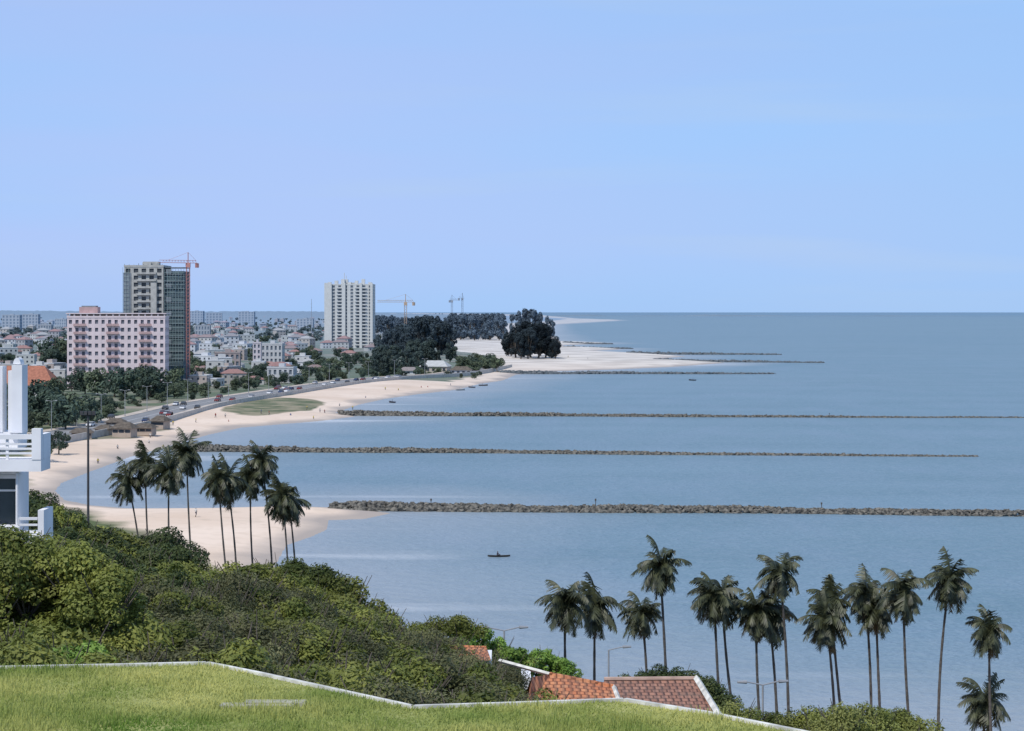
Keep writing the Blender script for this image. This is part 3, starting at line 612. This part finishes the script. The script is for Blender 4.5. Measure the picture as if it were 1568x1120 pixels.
# ---------------------------------------------------------------- palms
trunkm=mat('palm_trunk',(0.085,0.078,0.072),.95,.3,4); frm=mat('palm_frond',(0.028,0.038,0.02),.5,.3,1.6,trans=.14,col2=(0.095,0.105,0.05),spec=.45); frd=mat('palm_dead_frond',(0.11,0.09,0.055),.9,.3,1)
def palm(u,v,ub,vb,Y,zb,R):
    x1,z1=XZ(u,v,Y); k=(z1-zb); xb=XZ(ub,vb,Y); slope=(xb[0]-x1)/max(1,(z1-xb[1])); x0=x1+slope*k
    mb=MB(); n=14; bend=rr(-.35,.35)
    pts=[((x1-x0)*t+bend*math.sin(math.pi*t),.4*math.sin(2.5*t),k*t) for t in [i/n for i in range(n+1)]]
    mb.tube(pts,[(.24 if i==0 else .135)-.05*(i/n)+(.018 if i%2 else 0) for i in range(n+1)],trunkm,8)
    top=Vector(pts[-1]); nf=random.randint(32,42); wind=Vector((-.22+rr(-.1,.1),.12,0))
    for f in range(nf):
        az=f*2.39996+rr(-.35,.35); el=math.radians(82-150*(f/nf)**.9+rr(-16,16)); Ln=R*rr(.7,1.15)
        dr=Vector((math.cos(az)*math.cos(el),math.sin(az)*math.cos(el),math.sin(el)))
        p=top.copy(); seg=9; ptsf=[p.copy()]; dirs=[]; dro=rr(.12,.24)
        for s in range(seg):
            dr=(dr+Vector((0,0,-dro-.05*(s/seg)))+wind*.13).normalized(); p=p+dr*Ln/seg; ptsf.append(p.copy()); dirs.append(dr.copy())
        mt=frd if (f>nf*.9) else frm; q=[]
        for s in range(seg): mb.beam(ptsf[s],ptsf[s+1],.035*(1-s/seg)+.01,mt,3)
        nl=34; tw=rr(-.5,.5)
        for i in range(nl):
            t=.08+.92*i/nl; s=min(seg-1,int(t*seg)); fr=t*seg-s; c=ptsf[s].lerp(ptsf[s+1],min(fr,1)); d=dirs[s]; side=d.cross(Vector((0,0,1)))
            if side.length<.05: side=Vector((1,0,0))
            side.normalize()
            ll=R*.34*(math.sin(math.pi*min(1,t*.85+.12))**.7)*rr(.6,1.25)
            for sg in(-1,1):
                if random.random()<.06: continue
                ld=(side*sg*.75+d*.6+Vector((0,0,-.45-rr(0,.6)+tw*sg))+wind*.7).normalized()
                e=c+ld*ll; wv=d*.062*(R/2.75)
                q.append([c-wv,c+wv,e+wv*.35,e-wv*.35])
        mb.quads(np.array([[list(a) for a in x] for x in q]),mt)
    for i in range(6):
        a=rr(0,6.28); c=top+Vector((math.cos(a)*.25,math.sin(a)*.25,-.3)); mb.beam(c-Vector((0,0,.16)),c+Vector((0,0,.14)),.15,mat('coconut',(0.10,0.12,0.04)),6,.08)
    mb.obj('coconut_palm',(x0,Y,zb))
for t in [(195,736,203,795),(222,710,228,810),(258,722,261,820),(285,694,293,835),(334,733,344,840),(347,735,356,840),(383,730,388,845),(400,705,413,855),(432,760,440,870),(442,768,451,872)]:
    palm(*t,248+rr(-8,8),1.5,3.35*rr(.9,1.1))
for t in [(866,920,872,1030),(911,928,911,1035),(983,940,985,1025),(1011,866,1018,1022),(1094,912,1103,1070),(1106,914,1124,1070),(1158,935,1165,1100),(1178,938,1187,1090),(1195,876,1205,1100),(1266,950,1275,1075),(1272,922,1287,1080),(1326,908,1332,1070),(1342,930,1347,1070),(1384,903,1392,1080),(1455,888,1440,1100),(1516,964,1517,1040),(1508,1075,1510,1120)]:
    palm(*t,168+rr(-5,5),.8,2.75*rr(.9,1.12))
mb=MB(); dk=mat('dark_pole',(0.06,0.06,0.065),.6,.2,1); x,z=XZ(135,632,250); mb.beam((0,0,0),(0,0,z-2),.2,dk,8,.13)
mb.beam((-.9,0,z-2.4),(.9,0,z-2.4),.08,dk)
for s in (-.8,-.27,.27,.8): mb.box(s-.2,s+.2,-.35,-.05,z-2.3,z-1.8,dk)
mb.obj('floodlight_mast',(x,250,2))
for (u,v,Y) in [(1168,1045,140),(772,962,150),(932,992,160)]:
    x,z=XZ(u,v,Y); place(lamp_mesh(z-3,2 if u!=932 else 1),'street_lamp',(x,Y,2.8),.1)
# ---------------------------------------------------------------- near white building (left)
Yb=60.0
def bx(mb,u0,u1,v0,v1,y0,y1,mt):
    x0,z1=XZ(u0,v0,Yb); x1,z0=XZ(u1,v1,Yb); mb.box(x0,x1,y0,y1,z0,z1,mt)
wp=mat('white_render',(0.76,0.76,0.77),.8,.08,.8); gd=mat('villa_glass',(0.05,0.07,0.08),.15,.1,1,spec=.5)
B=empty('white_villa')
mb=MB(); bx(mb,-420,-4,562,664,Yb+.6,Yb+1.1,wp); bx(mb,-420,19,664,690,Yb+.62,Yb+1.8,wp); bx(mb,-420,-62,700,960,Yb+.3,Yb+2,wp); bx(mb,-62,24,806,960,Yb+.31,Yb+1.6,wp); bx(mb,-62,24,716,728,Yb+.31,Yb+1.6,wp); bx(mb,20,25,728.1,805.9,Yb+.32,Yb+1.55,wp); mb.obj('walls',parent=B)
mb=MB()
x0,z1=XZ(14,549,Yb); x1,z0=XZ(30,664,Yb)
mb.box(x0,x1,Yb+.3,Yb+1.0,z0,z1-.22,wp); mb.box(x0-.14,x0-.003,Yb+.4,Yb+.9,z0,z1-.4,wp)
for i in range(8):
    t0=i/8*math.pi; t1=(i+1)/8*math.pi; cxm=(x0+x1)/2-.04; r_=.12
    mb.poly([(cxm-r_*math.cos(t0),Yb+.45,z1-.2+r_*1.7*math.sin(t0)),(cxm-r_*math.cos(t1),Yb+.45,z1-.2+r_*1.7*math.sin(t1)),(cxm-r_*math.cos(t1),Yb+.9,z1-.2+r_*1.7*math.sin(t1)),(cxm-r_*math.cos(t0),Yb+.9,z1-.2+r_*1.7*math.sin(t0))],wp)
mb.poly([((x0+x1)/2-.04-.12*math.cos(i/8*math.pi),Yb+.45,z1-.2+.204*math.sin(i/8*math.pi)) for i in range(9)],wp)
mb.obj('chimney',parent=B)
mb=MB()
bx(mb,-420,70,702,720,Yb-.6,Yb+.6,wp); bx(mb,-420,56,664,671,Yb-.62,Yb-.45,wp)
for k,(a,b_) in enumerate([(677,680),(684,687),(691,694)]): bx(mb,-420,56,a,b_,Yb-.58,Yb-.48,wp)
bx(mb,56,70,655,701.9,Yb-.62,Yb-.35,wp); bx(mb,62,70.5,664,701.9,Yb-.34,Yb+.6,wp)
for u in range(-400,56,52): bx(mb,u,u+4,671.1,701.9,Yb-.56,Yb-.5,wp)
mb.obj('upper_balcony',parent=B)
mb=MB()
bx(mb,-60,19,735,806,Yb+.55,Yb+.68,gd); bx(mb,-61,19.5,729,734.9,Yb+.4,Yb+.7,wp); bx(mb,-60,19,752,755,Yb+.46,Yb+.49,wp); bx(mb,-12,-8,735,806,Yb+.5,Yb+.54,wp)
mb.obj('window',parent=B)
mb=MB()
bx(mb,-420,72,816,834,Yb-.5,Yb+.8,wp); bx(mb,64,73,779,815.9,Yb-.5,Yb+.7,wp); bx(mb,36,63,790,794,Yb-.5,Yb-.42,wp); bx(mb,36,63,800,803,Yb-.5,Yb-.42,wp); bx(mb,-300,36,804,815.9,Yb-.5,Yb-.4,wp); bx(mb,-420,62,834,960,Yb-.1,Yb+.7,wp)
mb.obj('lower_balcony',parent=B)
mb=MB(); a=XZ(30,718,Yb); mb.beam((a[0],Yb-.3,a[1]),(a[0],Yb-.3,a[1]-1.75),.045,wp,8); mb.beam((a[0],Yb-.3,a[1]-.1),(a[0]+.2,Yb-.3,a[1]+.04),.045,wp,8); mb.obj('drain_pipe',parent=B)
# ---------------------------------------------------------------- red tile roof house
def tilemat(nm,c,c2):
    global N,L,POS
    m=bpy.data.materials.new(nm); m.use_nodes=True; nt=m.node_tree; N=nt.nodes; L=nt.links; b=N['Principled BSDF']; b.inputs['Roughness'].default_value=.85
    p=N.new('ShaderNodeNewGeometry').outputs['Position']; POS=p
    br=N.new('ShaderNodeTexBrick'); br.inputs['Scale'].default_value=1; br.inputs['Brick Width'].default_value=.24; br.inputs['Row Height'].default_value=.36; br.inputs['Mortar Size'].default_value=.03
    br.inputs['Color1'].default_value=(*c,1); br.inputs['Color2'].default_value=(*c2,1); br.inputs['Mortar'].default_value=(c[0]*.4,c[1]*.4,c[2]*.4,1); L.new(p,br.inputs['Vector'])
    cc=mixc(rng_(noise(1.3,6),.45,.7,0,.55),br.outputs['Color'],(.16,.11,.08)); L.new(cc,b.inputs['Base Color'])
    wv=N.new('ShaderNodeTexWave'); wv.inputs['Scale'].default_value=1.3; L.new(p,wv.inputs[0]); bp=N.new('ShaderNodeBump'); bp.inputs['Distance'].default_value=.05; L.new(wv.outputs['Fac'],bp.inputs['Height']); L.new(bp.outputs[0],b.inputs['Normal']); return m
tA=tilemat('terracotta_tiles',(0.50,0.17,0.07),(0.60,0.26,0.12)); tB=tilemat('weathered_tiles',(0.27,0.125,0.08),(0.38,0.19,0.125))
def P3(u,v,Y): x,z=XZ(u,v,Y); return Vector((x,Y,z))
Hs=empty('tile_roofed_house'); mb=MB()
a=P3(925,1042,62); b_=P3(1064,1041,62); c=P3(1100,1100,57.5); d=P3(920,1100,57.5); mb.poly([a,b_,c,d],tB)
e=P3(1064,1041,62)+Vector((0,5,-2)); f_=P3(925,1042,62)+Vector((0,5,-2)); mb.poly([a,f_,e,b_],tB); mb.obj('roof_east',parent=Hs)
mb=MB(); a2=P3(815,1037,60); a3=P3(842,1033,62); b2=P3(940,1052,61); c2=P3(960,1105,57); d2=P3(800,1105,57); mb.poly([a2,a3,b2,c2,d2],tA); mb.poly([a3,a2,a2+Vector((-.5,4,-2)),b2+Vector((0,4,-2)),b2],tA); mb.obj('roof_west',parent=Hs)
mb=MB(); mb.beam(b_+Vector((.05,0,.05)),c+Vector((.05,0,.05)),.11,wk,4); mb.beam(a+Vector((0,0,.04)),b_+Vector((0,0,.04)),.07,mat('ridge_tile',(0.42,0.30,0.24),.9,.2,2),6); mb.beam(a3,b2,.08,tA,6); mb.beam(b2,c2,.08,wk,4)
mb.beam(P3(765,1012,64),a3,.07,wk,4); mb.obj('verges_and_ridge',parent=Hs)
mb=MB(); xw0=a2.x; xw1=c.x; mb.box(xw0+.3,xw1-.2,58,66,20,26.0,wp); mb.obj('walls',parent=Hs)
mb=MB(); q=[P3(684,990,80),P3(745,992,80),P3(752,1012,77),P3(680,1012,77)]; mb.poly(q,tA); mb.beam(q[0],q[1],.07,tA,4); mb.box(q[3].x,q[2].x,77.3,80,20,q[3].z-.1,wp); mb.obj('tiled_garden_pavilion')
mb=MB(); q=[P3(798,1022,70),P3(812,1022,70)]; mb.box(q[0].x,q[1].x,68,70,22,q[0].z,wp); mb.obj('white_garden_wall')
for (u,v,Y) in [(690,1004,72),(720,1008,72),(745,1012,72),(672,1000,74),(785,1030,66),(765,1024,66)]: top_at('B',u,v,Y,.7)
# ---------------------------------------------------------------- people, canoe, boats
def skin_person(name,J,E,R,mats,split):
    me=bpy.data.meshes.new(name); me.from_pydata(J,E,[]); o=bpy.data.objects.new(name,me); COL.objects.link(o)
    md=o.modifiers.new('s','SKIN'); 
    for i,r in enumerate(R): me.skin_vertices[0].data[i].radius=(r,r)
    me.skin_vertices[0].data[0].use_root=True
    sb=o.modifiers.new('u','SUBSURF'); sb.levels=1
    dg=bpy.context.evaluated_depsgraph_get(); m2=bpy.data.meshes.new_from_object(o.evaluated_get(dg)); bpy.data.objects.remove(o)
    m2.materials.clear()
    for mt in mats: m2.materials.append(mt)
    for p in m2.polygons: p.material_index=split(p.center); p.use_smooth=True
    return m2
skin=mat('skin',(0.10,0.055,0.035),.6,.05,5); 
E=[(0,1),(1,2),(2,3),(3,4),(2,5),(5,6),(6,7),(2,8),(8,9),(9,10),(0,11),(11,12),(12,13),(13,17),(0,14),(14,15),(15,16),(16,18)]
R=[.13,.14,.14,.055,.1,.07,.045,.035,.07,.045,.035,.1,.07,.045,.1,.07,.045,.035,.035]
Jw=[(0,0,.95),(0,0,1.15),(0,0,1.38),(0,0,1.5),(0,.02,1.65),(-.2,0,1.4),(-.27,.08,1.12),(-.25,.2,.9),(.2,0,1.4),(.27,-.06,1.12),(.27,-.02,.87),(-.1,0,.88),(-.1,.2,.5),(-.1,.05,.06),(.1,0,.88),(.1,-.02,.48),(.1,-.3,.1),(-.1,.2,.04),(.1,-.16,.04)]
ppl=[]
for i,c in enumerate([(0.55,0.53,0.5),(0.35,0.05,0.04),(0.05,0.09,0.25),(0.5,0.4,0.1)]):
    ppl.append(skin_person('person_%d'%i,Jw,E,R,[skin,mat('shirt%d'%i,c,.9,.05,3),mat('trousers',(0.05,0.05,0.08),.9,.05,3)],lambda p:0 if p.z>1.47 or p.z<.3 or (abs(p.x)>.24 and p.z<1.2) else (1 if p.z>.95 else 2)))
spots=[(265,652),(490,632),(497,634),(470,628),(560,612),(590,598),(645,596),(300,648),(330,640),(345,640),(180,690),(230,672),(520,624),(610,600),(150,712),(540,628),(400,634),(412,636),(655,596),(690,592),(350,650),(445,640),(480,644),(870,548),(900,550),(250,690),(228,682),(300,792)]
for (u,v) in spots:
    x,y=W(u,v,1.7); s=sdist(np.array([x]),np.array([y]),shore)[0]; z=2.5*(1-math.exp(-max(s,0)/22)); x,y=W(u,v,z); place(random.choice(ppl),'person',(x,y,z),rr(0,6),1.05)
cx_,cy_=W(764,853,0)
mb=MB(); wood=mat('canoe_wood',(0.04,0.036,0.03),.7,.2,3); Lc=1.85; ns=12; ring=[]
for i in range(ns+1):
    t=-1+2*i/ns; wd_=.36*(1-abs(t)**2.4)+.01; sh=.24+.10*t*t; ring.append([(t*Lc,-wd_,sh),(t*Lc,-wd_*.6,-.03+.1*t*t),(t*Lc,wd_*.6,-.03+.1*t*t),(t*Lc,wd_,sh),(t*Lc,wd_*.8,sh-.02),(t*Lc,0,.08+.12*t*t),(t*Lc,-wd_*.8,sh-.02)])
for i in range(ns):
    for j in range(7): mb.poly([ring[i][j],ring[i+1][j],ring[i+1][(j+1)%7],ring[i][(j+1)%7]],wood)
mb.beam((.25,-.5,.1),(-.3,.1,.9),.025,wood,6)
cn=mb.obj('canoe',(cx_,cy_,0),0.05)
Js=[(0,0,.95),(.03,0,1.15),(.08,0,1.38),(.1,0,1.5),(.13,0,1.65),(.08,-.2,1.4),(.25,-.3,1.2),(.32,-.15,1.05),(.08,.2,1.4),(.25,.25,1.22),(.22,-.02,1.35),(.05,-.1,.93),(.45,-.12,1.1),(.6,-.1,.8),(.05,.1,.93),(.45,.12,1.1),(.6,.1,.8),(.72,-.1,.78),(.72,.1,.78)]
Js=[(a-.3,b_,c-.75) for a,b_,c in Js]
pm=skin_person('canoeist',Js,E,R,[skin,mat('dark_shirt',(0.06,0.05,0.06),.9,.05,3)],lambda p:0 if p.z>.72 else 1); pm.name='canoeist'
place(pm,'canoeist',(cx_,cy_,0.05),0.05)
def boat(u,v,c,L_=5):
    x,y=W(u,v,0); mb=MB(); hm_=mat('boat_hull%g'%c[0],c,.5,.1,2); ring=[]
    for i in range(9):
        t=-1+2*i/8; wd_=.9*(1-max(0,t)**2.2)*(.8 if t<-.8 else 1)+.02; sh=.6+.25*max(0,t)**2; ring.append([(t*L_/2,-wd_,sh),(t*L_/2,-wd_*.5,-.1),(t*L_/2,wd_*.5,-.1),(t*L_/2,wd_,sh),(t*L_/2,wd_*.8,sh-.05),(t*L_/2,0,.15),(t*L_/2,-wd_*.8,sh-.05)])
    for i in range(8):
        for j in range(7): mb.poly([ring[i][j],ring[i+1][j],ring[i+1][(j+1)%7],ring[i][(j+1)%7]],hm_)
    mb.poly([r for r in ring[0][:4]],hm_); mb.beam((-.5,0,.2),(-.5,0,1.6),.06,hm_,5); mb.obj('fishing_boat',(x,y,0),rr(0,3))
for t in [(705,598,(.35,.35,.35)),(722,594,(.1,.1,.12)),(740,591,(.12,.1,.1)),(1060,583,(.06,.06,.08)),(600,617,(.06,.06,.08))]: boat(*t)
mk=mat('marker_post',(0.10,0.09,0.08))
for (u,v) in [(912,779),(1258,785),(1270,641),(660,779)]:
    x,y=W(u,v,0); mb=MB(); mb.beam((0,0,0),(0,0,1.5),.08,mk,6); mb.beam((0,0,1.2),(0,0,1.6),.18,mk,6); mb.obj('marker_post',(x,y,.4))
print('objects',len(bpy.data.objects))
